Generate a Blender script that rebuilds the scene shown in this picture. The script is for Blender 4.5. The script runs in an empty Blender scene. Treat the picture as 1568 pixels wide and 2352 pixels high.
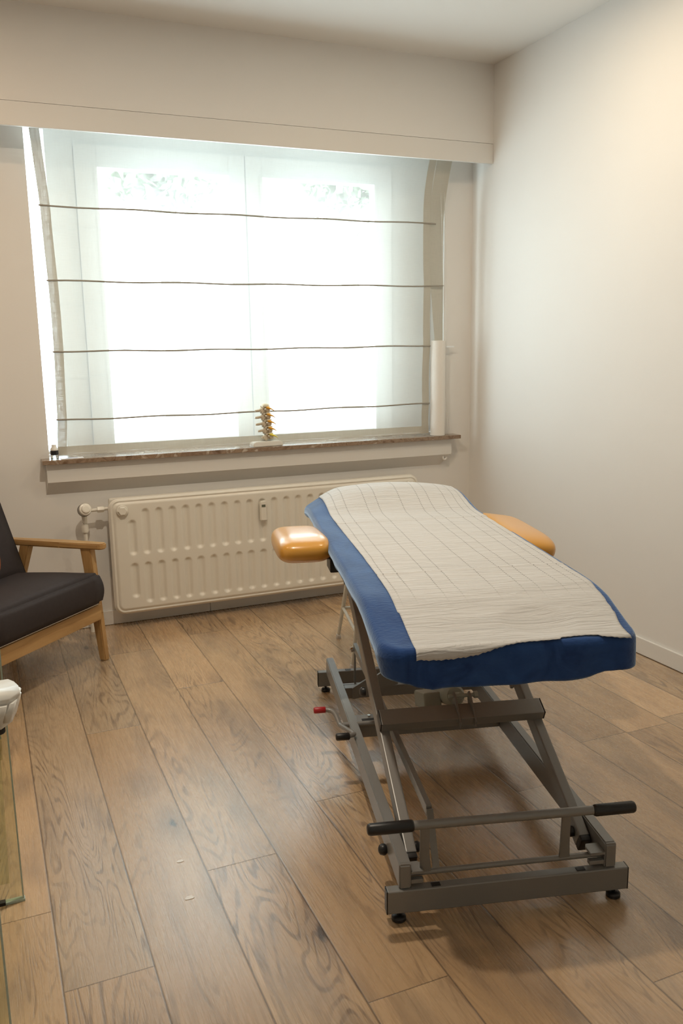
import bpy, bmesh, math, random
from mathutils import Vector, Matrix, noise
random.seed(7)
PI = math.pi
C = bpy.context.scene.collection
S = bpy.context.scene

# ------------------------------------------------------------------ camera, world, light, exposure
cam_d = bpy.data.cameras.new('camera')
cam = bpy.data.objects.new('camera', cam_d); C.objects.link(cam)
pitch, yaw, roll = 0.1925, 0.4008, -0.0159
fw = Vector((math.sin(yaw)*math.cos(pitch), math.cos(yaw)*math.cos(pitch), -math.sin(pitch)))
rt = Vector((math.cos(yaw), -math.sin(yaw), 0)); up = rt.cross(fw)
r2 = rt*math.cos(roll)+up*math.sin(roll); u2 = -rt*math.sin(roll)+up*math.cos(roll)
cam.matrix_world = Matrix(((r2.x, u2.x, -fw.x, -2.7846), (r2.y, u2.y, -fw.y, -4.5187), (r2.z, u2.z, -fw.z, 1.45), (0, 0, 0, 1)))
cam_d.sensor_fit = 'VERTICAL'; cam_d.sensor_height = 36; cam_d.lens = 1947.07*36/2352
cam_d.clip_start = 0.05
S.camera = cam
S.view_settings.view_transform = 'Standard'
S.view_settings.look = 'None'
S.view_settings.exposure = 0.12
S.view_settings.gamma = 1
S.view_settings.use_curve_mapping = False

WORLD_STR = 8.8
w = bpy.data.worlds.new('sky'); S.world = w; w.use_nodes = True
wn = w.node_tree.nodes; wl = w.node_tree.links
bg = wn['Background']; bg.inputs[1].default_value = WORLD_STR
tc = wn.new('ShaderNodeTexCoord'); ns = wn.new('ShaderNodeTexNoise'); ns.inputs['Scale'].default_value = 5; ns.inputs['Detail'].default_value = 5
rp = wn.new('ShaderNodeValToRGB'); rp.color_ramp.elements[0].color = (0.72, 0.86, 1.0, 1); rp.color_ramp.elements[1].color = (.82, .92, 1, 1)
rp.color_ramp.elements[0].position = .35; rp.color_ramp.elements[1].position = .6
wl.new(tc.outputs['Generated'], ns.inputs['Vector']); wl.new(ns.outputs['Fac'], rp.inputs['Fac']); wl.new(rp.outputs['Color'], bg.inputs['Color'])
sz_ = wn.new('ShaderNodeSeparateXYZ'); wl.new(tc.outputs['Generated'], sz_.inputs[0])      # bright haze near the horizon, dimmer sky above
mr = wn.new('ShaderNodeMapRange'); mr.inputs['From Min'].default_value = .08; mr.inputs['From Max'].default_value = .45; mr.inputs['To Min'].default_value = WORLD_STR*1.1; mr.inputs['To Max'].default_value = WORLD_STR*.5
wl.new(sz_.outputs[2], mr.inputs['Value']); wl.new(mr.outputs[0], bg.inputs[1])

def area(name, loc, sx, sy, rot, power, col, portal=False, shape='RECTANGLE', spread=None):
    l = bpy.data.lights.new(name, 'AREA'); l.shape = shape; l.size = sx; l.size_y = sy; l.energy = power; l.color = col
    if spread: l.spread = spread
    if portal: l.cycles.is_portal = True
    o = bpy.data.objects.new(name, l); o.location = loc; o.rotation_euler = rot; C.objects.link(o); return o
area('window_portal', (-1.33, .30, 1.73), 2.3, 1.7, (-PI/2, 0, 0), 1, (1, 1, 1), portal=True)
WARM = (1.0, .78, .53)
area('ceiling_or_fill_light', (-.75, -1.60, 2.93), .08, .08, (0, 0, 0), 9, WARM, shape='DISK')
area('ceiling_or_fill_light', (-2.25, -2.10, 2.93), .07, .07, (0, 0, 0), 25, (1.0, .87, .70), shape='DISK')
area('ceiling_or_fill_light', (-3.20, -1.05, 2.93), .08, .08, (0, 0, 0), 6, (1.0, .68, .42), shape='DISK')
area('ceiling_or_fill_light', (-2.6, -5.2, 2.93), .30, .30, (0, 0, 0), 2, (1.0, .85, .66), shape='DISK')  # added fill behind the camera, stands for no known lamp

# ------------------------------------------------------------------ materials
def mat(name, col, rough=.5, metal=0, spec=.5, bump=None, var=None, sheen=0, coat=0):
    m = bpy.data.materials.new(name); m.use_nodes = True
    n = m.node_tree.nodes; l = m.node_tree.links; b = n['Principled BSDF']
    b.inputs['Base Color'].default_value = (*col, 1); b.inputs['Roughness'].default_value = rough
    b.inputs['Metallic'].default_value = metal; b.inputs['Specular IOR Level'].default_value = spec
    if sheen: b.inputs['Sheen Weight'].default_value = sheen
    if coat: b.inputs['Coat Weight'].default_value = coat; b.inputs['Coat Roughness'].default_value = .15
    t = n.new('ShaderNodeTexCoord')
    if var:      # (scale, amount, stretch)
        ns = n.new('ShaderNodeTexNoise'); ns.inputs['Scale'].default_value = var[0]; ns.inputs['Detail'].default_value = 4
        mp = n.new('ShaderNodeMapping'); mp.inputs['Scale'].default_value = var[2] if len(var) > 2 else (1, 1, 1)
        mx = n.new('ShaderNodeMix'); mx.data_type = 'RGBA'
        mx.inputs[6].default_value = (*[c*(1-var[1]) for c in col], 1); mx.inputs[7].default_value = (*[min(1, c*(1+var[1])) for c in col], 1)
        l.new(t.outputs['Object'], mp.inputs[0]); l.new(mp.outputs[0], ns.inputs['Vector']); l.new(ns.outputs['Fac'], mx.inputs[0]); l.new(mx.outputs[2], b.inputs['Base Color'])
    if bump:     # (scale, strength, distance)
        ns = n.new('ShaderNodeTexNoise'); ns.inputs['Scale'].default_value = bump[0]; ns.inputs['Detail'].default_value = 3
        bp = n.new('ShaderNodeBump'); bp.inputs['Strength'].default_value = bump[1]; bp.inputs['Distance'].default_value = bump[2]
        l.new(t.outputs['Object'], ns.inputs['Vector']); l.new(ns.outputs['Fac'], bp.inputs['Height']); l.new(bp.outputs[0], b.inputs['Normal'])
    return m
M = {}
M['wall'] = mat('painted_wallpaper', (.83, .805, .765), .75, bump=(260, .12, .002), var=(3, .015))
M['ceil'] = mat('ceiling_paint', (.81, .785, .74), .85, bump=(200, .05, .001))
M['trim'] = mat('painted_trim', (.79, .765, .72), .5)
M['winframe'] = mat('white_window_frame', (.88, .90, .90), .4)
M['rad'] = mat('radiator_enamel', (.82, .775, .68), .33, spec=.5)
M['greymetal'] = mat('grey_powdercoat', (.25, .245, .235), .36, metal=.3, var=(700, .08), bump=(900, .08, .0006))
M['black'] = mat('black_plastic', (.012, .012, .013), .38)
M['red'] = mat('red_plastic', (.42, .015, .02), .35)
M['chrome'] = mat('zinc_bolt', (.7, .7, .7), .25, metal=1)
M['motor'] = mat('grey_green_housing', (.33, .34, .29), .5)
M['vinyl'] = mat('orange_vinyl', (.68, .33, .045), .30, spec=.6, bump=(700, .05, .0005), coat=.25)
M['creamtube'] = mat('cream_painted_steel', (.70, .66, .56), .35)
M['clearfoot'] = mat('clear_rubber_tip', (.72, .66, .60), .2, spec=.8)
M['brownseat'] = mat('brown_stool_seat', (.10, .06, .035), .5)
M['darkfab'] = mat('charcoal_fabric', (.030, .022, .022), .8, var=(60, .2), bump=(900, .25, .001))
M['orangefab'] = mat('rust_velvet', (.40, .10, .012), .8, var=(12, .25))
M['pompon'] = mat('cream_pompon', (.75, .65, .48), .9, bump=(300, .5, .003))
M['white'] = mat('white_plastic', (.80, .78, .72), .32)
M['bone'] = mat('bone_plastic', (.58, .49, .36), .5)
M['disc'] = mat('disc_plastic', (.78, .72, .55), .45)
M['nerve'] = mat('yellow_nerve', (.85, .42, .03), .4)
M['nerveY'] = mat('bright_yellow_nerve', (.85, .72, .08), .4)
M['paperroll'] = mat('paper_towel_roll', (.84, .80, .74), .9, bump=(120, .5, .002))
M['card'] = mat('white_card', (.86, .86, .88), .5)
M['blueink'] = mat('blue_print', (.10, .13, .42), .4)
M['chain'] = mat('bead_chain', (.78, .76, .70), .35)
M['dark'] = mat('dark_slot', (.01, .01, .01), .6)
M['lcd'] = mat('grey_display', (.13, .14, .10), .2)
M['paint'] = mat('white_paint', (.85, .85, .85), .5)

def nodes(name):
    m = bpy.data.materials.new(name); m.use_nodes = True
    return m, m.node_tree.nodes, m.node_tree.links, m.node_tree.nodes['Principled BSDF']
def ramp(n, els, interp='LINEAR'):
    r = n.new('ShaderNodeValToRGB'); cr = r.color_ramp; cr.interpolation = interp
    while len(cr.elements) < len(els): cr.elements.new(.5)
    for e, (p, c) in zip(cr.elements, els): e.position = p; e.color = (*c, 1) if len(c) == 3 else c
    return r
def math_n(n, l, op, a, b=None, clamp=False):
    x = n.new('ShaderNodeMath'); x.operation = op; x.use_clamp = clamp
    for i, v in enumerate((a, b)):
        if v is None: continue
        if isinstance(v, (int, float)): x.inputs[i].default_value = v
        else: l.new(v, x.inputs[i])
    return x.outputs[0]
def mixc(n, l, f, a, b, mode='MIX'):
    x = n.new('ShaderNodeMix'); x.data_type = 'RGBA'; x.blend_type = mode
    for i, v in ((0, f), (6, a), (7, b)):
        if isinstance(v, (int, float)): x.inputs[i].default_value = v
        elif isinstance(v, tuple): x.inputs[i].default_value = (*v, 1)
        else: l.new(v, x.inputs[i])
    return x.outputs[2]

def floor_material():
    m, n, l, b = nodes('oak_plank_floor')
    uv = n.new('ShaderNodeUVMap'); uv.uv_map = 'uv'
    at = n.new('ShaderNodeAttribute'); at.attribute_name = 'plank'
    se = n.new('ShaderNodeSeparateXYZ'); l.new(uv.outputs[0], se.inputs[0])
    sr = n.new('ShaderNodeSeparateColor'); l.new(at.outputs['Color'], sr.inputs[0])
    u, v = se.outputs[0], se.outputs[1]; r0, r1, r2_ = sr.outputs[0], sr.outputs[1], sr.outputs[2]
    def vec(sx, sy, off):
        c = n.new('ShaderNodeCombineXYZ')
        l.new(math_n(n, l, 'MULTIPLY', u, sx), c.inputs[0]); l.new(math_n(n, l, 'MULTIPLY', v, sy), c.inputs[1])
        l.new(math_n(n, l, 'MULTIPLY', r0, off), c.inputs[2]); return c.outputs[0]
    def nz(vc, sc, det, dist=0, rough=.5):
        x = n.new('ShaderNodeTexNoise'); x.inputs['Scale'].default_value = sc; x.inputs['Detail'].default_value = det
        x.inputs['Distortion'].default_value = dist; x.inputs['Roughness'].default_value = rough; l.new(vc, x.inputs['Vector']); return x.outputs['Fac']
    fld = nz(vec(5.5, .85, 90), 1, 2.5, .5, .45)                   # cathedral contour field
    s = math_n(n, l, 'SINE', math_n(n, l, 'MULTIPLY', fld, 175))
    lines = ramp(n, [(.0, (0, 0, 0)), (.62, (.0, .0, .0)), (.93, (1, 1, 1)), (1, (1, 1, 1))]); l.new(math_n(n, l, 'ADD', math_n(n, l, 'MULTIPLY', s, .5), .5), lines.inputs[0])
    gm = ramp(n, [(.40, (0, 0, 0)), (.62, (1, 1, 1))]); l.new(nz(vec(4, .7, 55), 1, 1), gm.inputs[0])   # where the figure shows
    breakup = ramp(n, [(.35, (.15, .15, .15)), (.6, (1, 1, 1))]); l.new(nz(vec(60, 9, 70), 1, 3), breakup.inputs[0])
    fig = math_n(n, l, 'MULTIPLY', math_n(n, l, 'MULTIPLY', lines.outputs[0], gm.outputs[0]), breakup.outputs[0])
    fib = nz(vec(150, 7, 33), 1, 4, .3, .6)
    fibr = ramp(n, [(.36, (1, 1, 1)), (.50, (0, 0, 0))]); l.new(fib, fibr.inputs[0])
    cloud = nz(vec(7, 1.6, 44), 1, 4, .3)
    base = ramp(n, [(0, (.51, .335, .185)), (.35, (.58, .38, .21)), (.7, (.54, .375, .23)), (1, (.48, .35, .22))]); l.new(r1, base.inputs[0])
    c1 = mixc(n, l, math_n(n, l, 'MULTIPLY', math_n(n, l, 'SUBTRACT', cloud, .38, True), 1.5), base.outputs[0], (.66, .47, .28))
    grey = ramp(n, [(.52, (0, 0, 0)), (.78, (.6, .6, .6))]); l.new(nz(vec(9, 2.5, 21), 1, 3), grey.inputs[0])
    c2 = mixc(n, l, grey.outputs[0], c1, (.22, .165, .125))
    c3 = mixc(n, l, math_n(n, l, 'MULTIPLY', fig, .62), c2, (.13, .08, .05))
    c4 = mixc(n, l, math_n(n, l, 'MULTIPLY', fibr.outputs[0], .20), c3, (.19, .125, .075))
    vo = n.new('ShaderNodeTexVoronoi'); vo.inputs['Scale'].default_value = 1; vo.inputs['Randomness'].default_value = 1
    wv = n.new('ShaderNodeVectorMath'); wv.operation = 'ADD'; nn = n.new('ShaderNodeTexNoise'); nn.inputs['Scale'].default_value = 6; l.new(vec(4.2, 2.0, 17), nn.inputs['Vector'])
    sc = n.new('ShaderNodeVectorMath'); sc.operation = 'SCALE'; sc.inputs['Scale'].default_value = .16; l.new(nn.outputs['Color'], sc.inputs[0])
    l.new(vec(4.2, 2.0, 17), wv.inputs[0]); l.new(sc.outputs[0], wv.inputs[1]); l.new(wv.outputs[0], vo.inputs['Vector'])
    scol = n.new('ShaderNodeSeparateColor'); l.new(vo.outputs['Color'], scol.inputs[0])
    pick = math_n(n, l, 'GREATER_THAN', scol.outputs[0], .5)
    kn = ramp(n, [(.0, (1, 1, 1)), (.04, (1, 1, 1)), (.08, (0, 0, 0))]); l.new(vo.outputs['Distance'], kn.inputs[0])
    kh = ramp(n, [(.04, (.55, .55, .55)), (.32, (0, 0, 0))]); l.new(vo.outputs['Distance'], kh.inputs[0])
    c5 = mixc(n, l, math_n(n, l, 'MULTIPLY', kh.outputs[0], pick), c4, (.17, .12, .09))
    knot = math_n(n, l, 'MULTIPLY', math_n(n, l, 'MULTIPLY', kn.outputs[0], pick), .85)
    c6 = mixc(n, l, knot, c5, (.045, .03, .022))
    eu = math_n(n, l, 'MINIMUM', u, math_n(n, l, 'SUBTRACT', .2085, u))
    ev = math_n(n, l, 'MINIMUM', r2_, 10)                            # not used for ends; ends are in uv2
    uv2 = n.new('ShaderNodeUVMap'); uv2.uv_map = 'ends'; s2 = n.new('ShaderNodeSeparateXYZ'); l.new(uv2.outputs[0], s2.inputs[0])
    e = math_n(n, l, 'MINIMUM', eu, math_n(n, l, 'MULTIPLY', math_n(n, l, 'MINIMUM', s2.outputs[0], s2.outputs[1]), 1.6))
    seam = ramp(n, [(.0, (1, 1, 1)), (.0011, (1, 1, 1)), (.0030, (0, 0, 0))]); l.new(e, seam.inputs[0])
    c7 = mixc(n, l, math_n(n, l, 'MULTIPLY', seam.outputs[0], .8), c6, (.06, .035, .02))
    val = math_n(n, l, 'ADD', .86, math_n(n, l, 'MULTIPLY', r2_, .26))
    hs = n.new('ShaderNodeHueSaturation'); l.new(val, hs.inputs['Value']); l.new(c7, hs.inputs['Color'])
    l.new(hs.outputs[0], b.inputs['Base Color'])
    ro = math_n(n, l, 'ADD', .17, math_n(n, l, 'MULTIPLY', fib, .20)); l.new(ro, b.inputs['Roughness'])
    h = math_n(n, l, 'SUBTRACT', 1, math_n(n, l, 'ADD', math_n(n, l, 'MULTIPLY', fig, .5), math_n(n, l, 'ADD', math_n(n, l, 'MULTIPLY', fibr.outputs[0], .35), math_n(n, l, 'MULTIPLY', seam.outputs[0], 1.5))))
    bp = n.new('ShaderNodeBump'); bp.inputs['Strength'].default_value = .5; bp.inputs['Distance'].default_value = .0008
    l.new(h, bp.inputs['Height']); l.new(bp.outputs[0], b.inputs['Normal'])
    b.inputs['Specular IOR Level'].default_value = .6; b.inputs['Coat Weight'].default_value = .9; b.inputs['Coat Roughness'].default_value = .24
    return m
M['floor'] = floor_material()

def wood(name, c0, c1, axis=0):
    m, n, l, b = nodes(name)
    t = n.new('ShaderNodeTexCoord'); mp = n.new('ShaderNodeMapping'); sc = [22, 22, 22]; sc[axis] = 2
    mp.inputs['Scale'].default_value = sc; l.new(t.outputs['Object'], mp.inputs[0])
    ns = n.new('ShaderNodeTexNoise'); ns.inputs['Scale'].default_value = 1.6; ns.inputs['Detail'].default_value = 5; ns.inputs['Distortion'].default_value = .6
    l.new(mp.outputs[0], ns.inputs['Vector'])
    r = ramp(n, [(.3, c0), (.7, c1)]); l.new(ns.outputs['Fac'], r.inputs[0]); l.new(r.outputs[0], b.inputs['Base Color'])
    b.inputs['Roughness'].default_value = .38
    return m
M['wood'] = wood('honey_oak', (.38, .21, .075), (.56, .34, .14), 0)
M['woody'] = wood('honey_oak_cross', (.38, .21, .075), (.56, .34, .14), 1)
M['woodz'] = wood('honey_oak_upright', (.38, .21, .075), (.56, .34, .14), 2)

def stone():
    m, n, l, b = nodes('brown_stone_sill')
    t = n.new('ShaderNodeTexCoord'); a = n.new('ShaderNodeTexNoise'); a.inputs['Scale'].default_value = 14; a.inputs['Detail'].default_value = 8; a.inputs['Distortion'].default_value = 1.2
    l.new(t.outputs['Object'], a.inputs['Vector'])
    r = ramp(n, [(.32, (.16, .095, .055)), (.48, (.33, .235, .16)), (.56, (.24, .16, .10)), (.70, (.55, .47, .38))]); l.new(a.outputs['Fac'], r.inputs[0])
    l.new(r.outputs[0], b.inputs['Base Color']); b.inputs['Roughness'].default_value = .22
    return m
M['stone'] = stone()

def cloth(name, c0, c1, sheen):
    m, n, l, b = nodes(name)
    t = n.new('ShaderNodeTexCoord')
    a = n.new('ShaderNodeTexNoise'); a.inputs['Scale'].default_value = 9; a.inputs['Detail'].default_value = 6; a.inputs['Distortion'].default_value = 1.5
    mp = n.new('ShaderNodeMapping'); mp.inputs['Scale'].default_value = (1, .5, 1); mp.inputs['Rotation'].default_value = (0, 0, .5); l.new(t.outputs['Object'], mp.inputs[0]); l.new(mp.outputs[0], a.inputs['Vector'])
    r = ramp(n, [(.3, c0), (.7, c1)]); l.new(a.outputs['Fac'], r.inputs[0]); l.new(r.outputs[0], b.inputs['Base Color'])
    b.inputs['Roughness'].default_value = .9; b.inputs['Sheen Weight'].default_value = sheen; b.inputs['Sheen Roughness'].default_value = .4
    b.inputs['Sheen Tint'].default_value = (.6, .78, 1, 1); b.inputs['Specular IOR Level'].default_value = .15
    f = n.new('ShaderNodeTexNoise'); f.inputs['Scale'].default_value = 160; f.inputs['Detail'].default_value = 3
    m2 = n.new('ShaderNodeMapping'); m2.inputs['Scale'].default_value = (.35, 1, 1); m2.inputs['Rotation'].default_value = (0, 0, -.6); l.new(t.outputs['Object'], m2.inputs[0]); l.new(m2.outputs[0], f.inputs['Vector'])
    bp = n.new('ShaderNodeBump'); bp.inputs['Strength'].default_value = .6; bp.inputs['Distance'].default_value = .002
    l.new(f.outputs['Fac'], bp.inputs['Height']); l.new(bp.outputs[0], b.inputs['Normal'])
    return m
M['blue'] = cloth('royal_blue_terry', (.015, .045, .17), (.032, .09, .28), 1.0)

def paper_mat():
    m, n, l, b = nodes('creped_paper')
    uv = n.new('ShaderNodeUVMap'); uv.uv_map = 'uv'; se = n.new('ShaderNodeSeparateXYZ'); l.new(uv.outputs[0], se.inputs[0])
    u, v = se.outputs[0], se.outputs[1]
    tot = None
    wob = n.new('ShaderNodeTexNoise'); wob.inputs['Scale'].default_value = 3; l.new(uv.outputs[0], wob.inputs['Vector'])
    uw = math_n(n, l, 'ADD', u, math_n(n, l, 'MULTIPLY', math_n(n, l, 'SUBTRACT', wob.outputs['Fac'], .5), .012))
    for x in (.028, .070, .155, .205, .305, .385, .43, .50, .545, .575):
        d = math_n(n, l, 'ABSOLUTE', math_n(n, l, 'SUBTRACT', uw, x))
        k = math_n(n, l, 'LESS_THAN', d, .0017)
        tot = k if tot is None else math_n(n, l, 'MAXIMUM', tot, k)
    dash = math_n(n, l, 'GREATER_THAN', math_n(n, l, 'SINE', math_n(n, l, 'MULTIPLY', v, 420)), -.35)
    fade = ramp(n, [(.22, (0, 0, 0)), (.42, (1, 1, 1))]); l.new(v, fade.inputs[0])
    li = math_n(n, l, 'MULTIPLY', math_n(n, l, 'MULTIPLY', tot, dash), fade.outputs[0])
    c = mixc(n, l, math_n(n, l, 'MULTIPLY', li, .75), (.60, .592, .58), (.20, .197, .19)); l.new(c, b.inputs['Base Color'])
    mp = n.new('ShaderNodeMapping'); mp.inputs['Scale'].default_value = (3.5, 30, 1); mp.inputs['Rotation'].default_value = (0, 0, .16); l.new(uv.outputs[0], mp.inputs[0])
    f = n.new('ShaderNodeTexNoise'); f.inputs['Scale'].default_value = 1; f.inputs['Detail'].default_value = 5; f.inputs['Distortion'].default_value = 1.2; l.new(mp.outputs[0], f.inputs['Vector'])
    fr = ramp(n, [(.40, (0, 0, 0)), (.50, (1, 1, 1)), (.60, (.1, .1, .1))]); l.new(f.outputs['Fac'], fr.inputs[0])
    mp2 = n.new('ShaderNodeMapping'); mp2.inputs['Scale'].default_value = (14, 110, 1); l.new(uv.outputs[0], mp2.inputs[0])
    g = n.new('ShaderNodeTexNoise'); g.inputs['Scale'].default_value = 1; g.inputs['Detail'].default_value = 4; l.new(mp2.outputs[0], g.inputs['Vector'])
    bp = n.new('ShaderNodeBump'); bp.inputs['Strength'].default_value = .8; bp.inputs['Distance'].default_value = .0022
    l.new(math_n(n, l, 'ADD', fr.outputs[0], math_n(n, l, 'MULTIPLY', g.outputs['Fac'], .9)), bp.inputs['Height']); l.new(bp.outputs[0], b.inputs['Normal'])
    b.inputs['Roughness'].default_value = .85
    return m
M['paper'] = paper_mat()

def linen(name, transp, col, tlf=.45):
    m, n, l, b = nodes(name)
    out = n['Material Output']; n.remove(b)
    t = n.new('ShaderNodeTexCoord')
    def weave(sc):
        mp = n.new('ShaderNodeMapping'); mp.inputs['Scale'].default_value = sc; l.new(t.outputs['Object'], mp.inputs[0])
        a = n.new('ShaderNodeTexNoise'); a.inputs['Scale'].default_value = 1; a.inputs['Detail'].default_value = 3; l.new(mp.outputs[0], a.inputs['Vector']); return a.outputs['Fac']
    wv = math_n(n, l, 'ADD', weave((18, 1, 420)), weave((420, 1, 14)))
    wr = ramp(n, [(.42, (0, 0, 0)), (.60, (1, 1, 1))]); l.new(math_n(n, l, 'MULTIPLY', wv, .5), wr.inputs[0])
    dif = n.new('ShaderNodeBsdfDiffuse'); tl = n.new('ShaderNodeBsdfTranslucent'); tp = n.new('ShaderNodeBsdfTransparent')
    cc = mixc(n, l, wr.outputs[0], tuple(c*.86 for c in col), col)
    l.new(cc, dif.inputs[0]); l.new(cc, tl.inputs[0])
    m1 = n.new('ShaderNodeMixShader'); m1.inputs[0].default_value = tlf; l.new(dif.outputs[0], m1.inputs[1]); l.new(tl.outputs[0], m1.inputs[2])
    m2 = n.new('ShaderNodeMixShader'); l.new(math_n(n, l, 'ADD', transp-.04, math_n(n, l, 'MULTIPLY', wr.outputs[0], .08)), m2.inputs[0])
    l.new(m1.outputs[0], m2.inputs[1]); l.new(tp.outputs[0], m2.inputs[2]); l.new(m2.outputs[0], out.inputs[0])
    return m
M['linen'] = linen('sheer_linen', .58, (.82, .81, .755))
M['hem'] = linen('doubled_linen_hem', .04, (.60, .56, .47), .16)
M['rod'] = mat('linen_rod_pocket', (.34, .31, .26), .8)

def glass(name, col, rough=0, ior=1.45, thin=False):
    m, n, l, b = nodes(name)
    b.inputs['Base Color'].default_value = (*col, 1); b.inputs['Roughness'].default_value = rough
    b.inputs['Transmission Weight'].default_value = 1; b.inputs['IOR'].default_value = ior
    return m
def pane_mat():
    m, n, l, b = nodes('window_glass'); out = n['Material Output']; n.remove(b)
    g = n.new('ShaderNodeBsdfGlossy'); g.inputs['Roughness'].default_value = .02; t = n.new('ShaderNodeBsdfTransparent'); t.inputs[0].default_value = (.95, .98, .96, 1)
    mx = n.new('ShaderNodeMixShader'); mx.inputs[0].default_value = .05; l.new(t.outputs[0], mx.inputs[1]); l.new(g.outputs[0], mx.inputs[2]); l.new(mx.outputs[0], out.inputs[0]); return m
M['pane'] = pane_mat()
def greenglass():
    m, n, l, b = nodes('green_tinted_glass'); out = n['Material Output']; n.remove(b)
    g = n.new('ShaderNodeBsdfGlossy'); g.inputs['Roughness'].default_value = .05; t = n.new('ShaderNodeBsdfTransparent'); t.inputs[0].default_value = (.90, .915, .83, 1)
    mx = n.new('ShaderNodeMixShader'); mx.inputs[0].default_value = .06; l.new(t.outputs[0], mx.inputs[1]); l.new(g.outputs[0], mx.inputs[2]); l.new(mx.outputs[0], out.inputs[0]); return m
M['greenglass'] = greenglass()
M['glassedge'] = mat('polished_glass_edge', (.45, .56, .50), .12, spec=.9)
M['jar'] = glass('clear_jar', (.95, .97, .96), .02)

# ------------------------------------------------------------------ mesh helpers
def link(name, bm, m=None, parent=None, smooth=None, recalc=True):
    if recalc: bmesh.ops.recalc_face_normals(bm, faces=bm.faces)
    me = bpy.data.meshes.new(name); bm.to_mesh(me); bm.free()
    o = bpy.data.objects.new(name, me); C.objects.link(o)
    if m: me.materials.append(m)
    if parent: o.parent = parent
    if smooth is not None:
        me.polygons.foreach_set('use_smooth', [True]*len(me.polygons))
        if smooth < 179: me.set_sharp_from_angle(angle=math.radians(smooth))
        if smooth <= 40:
            wm = o.modifiers.new('weighted_normals', 'WEIGHTED_NORMAL'); wm.weight = 100; wm.keep_sharp = True
    me.update()
    return o
def box(bm, x0, x1, y0, y1, z0, z1, bev=0, seg=2, mtx=None):
    r = bmesh.ops.create_cube(bm, size=1)
    vs = r['verts']
    for v in vs: v.co = Vector(((x0+x1)/2+v.co.x*(x1-x0), (y0+y1)/2+v.co.y*(y1-y0), (z0+z1)/2+v.co.z*(z1-z0)))
    if bev:
        es = list({e for v in vs for e in v.link_edges})
        rr = bmesh.ops.bevel(bm, geom=es, offset=bev, segments=seg, affect='EDGES', profile=.5)
        vs = list({v for f in rr['faces'] for v in f.verts} | {v for v in vs if v.is_valid})
    if mtx is not None: bmesh.ops.transform(bm, matrix=mtx, verts=vs)
    return vs
def bar(bm, a, b, wx, wz, bev=.003, side=Vector((1, 0, 0))):
    """rectangular bar from a to b; wx along side, wz across"""
    a, b = Vector(a), Vector(b); d = b-a; L = d.length; d.normalize()
    s = (side-d*side.dot(d)).normalized(); t = d.cross(s)
    m = Matrix(((s.x, d.x, t.x, (a.x+b.x)/2), (s.y, d.y, t.y, (a.y+b.y)/2), (s.z, d.z, t.z, (a.z+b.z)/2), (0, 0, 0, 1)))
    return box(bm, -wx/2, wx/2, -L/2, L/2, -wz/2, wz/2, bev, 2, m)
def tube(bm, pts, r, seg=14, cap=True):
    pts = [Vector(p) for p in pts]; rings = []
    rad = r if isinstance(r, (list, tuple)) else [r]*len(pts)
    prev = None
    for i, p in enumerate(pts):
        d = (pts[min(i+1, len(pts)-1)]-pts[max(i-1, 0)]).normalized()
        ref = prev if prev else (Vector((0, 0, 1)) if abs(d.z) < .9 else Vector((1, 0, 0)))
        s = (ref-d*ref.dot(d)).normalized(); prev = s; t = d.cross(s)
        rings.append([bm.verts.new(p+(s*math.cos(2*PI*k/seg)+t*math.sin(2*PI*k/seg))*rad[i]) for k in range(seg)])
    for a, b in zip(rings, rings[1:]):
        for k in range(seg): bm.faces.new((a[k], a[(k+1) % seg], b[(k+1) % seg], b[k]))
    if cap: bm.faces.new(rings[0][::-1]); bm.faces.new(rings[-1])
def smooth_path(pts, rad=.02, n=5):
    pts = [Vector(p) for p in pts]; out = [pts[0]]
    for a, b, c in zip(pts, pts[1:], pts[2:]):
        p = b+(a-b).normalized()*min(rad, (a-b).length*.45); q = b+(c-b).normalized()*min(rad, (c-b).length*.45)
        for k in range(n+1):
            t = k/n; out.append(p*(1-t)**2+b*2*t*(1-t)+q*t*t)
    out.append(pts[-1]); return out
def rounded_rod(bm, a, b, r, er=.4, seg=16):
    a, b = Vector(a), Vector(b); d = (b-a).normalized(); e = r*er
    pts = [a, a+d*e*.3, a+d*e, b-d*e, b-d*e*.3, b]; tube(bm, pts, [r*.6, r*.86, r, r, r*.86, r*.6], seg)
def lathe(bm, prof, c=(0, 0, 0), seg=24, axis=Vector((0, 0, 1))):
    axis = Vector(axis).normalized(); q = axis.to_track_quat('Z', 'Y').to_matrix(); c = Vector(c); rings = []
    for r, h in prof: rings.append([bm.verts.new(c+q@Vector((r*math.cos(2*PI*k/seg), r*math.sin(2*PI*k/seg), h))) for k in range(seg)])
    for a, b in zip(rings, rings[1:]):
        for k in range(seg): bm.faces.new((a[k], a[(k+1) % seg], b[(k+1) % seg], b[k]))
    bm.faces.new(rings[0][::-1]); bm.faces.new(rings[-1])
def prism(bm, poly, h0, h1, axis='x', bev=0):
    """poly in the two other axes, extruded along axis"""
    def P(a, b, h): return {'x': (h, a, b), 'y': (a, h, b), 'z': (a, b, h)}[axis]
    lo = [bm.verts.new(P(a, b, h0)) for a, b in poly]; hi = [bm.verts.new(P(a, b, h1)) for a, b in poly]
    fs = [bm.faces.new(lo[::-1]), bm.faces.new(hi)]
    for i in range(len(poly)): fs.append(bm.faces.new((lo[i], lo[(i+1) % len(poly)], hi[(i+1) % len(poly)], hi[i])))
    if bev:
        es = list({e for f in fs for e in f.edges}); bmesh.ops.bevel(bm, geom=es, offset=bev, segments=2, affect='EDGES')
def NB(): return bmesh.new()
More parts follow.
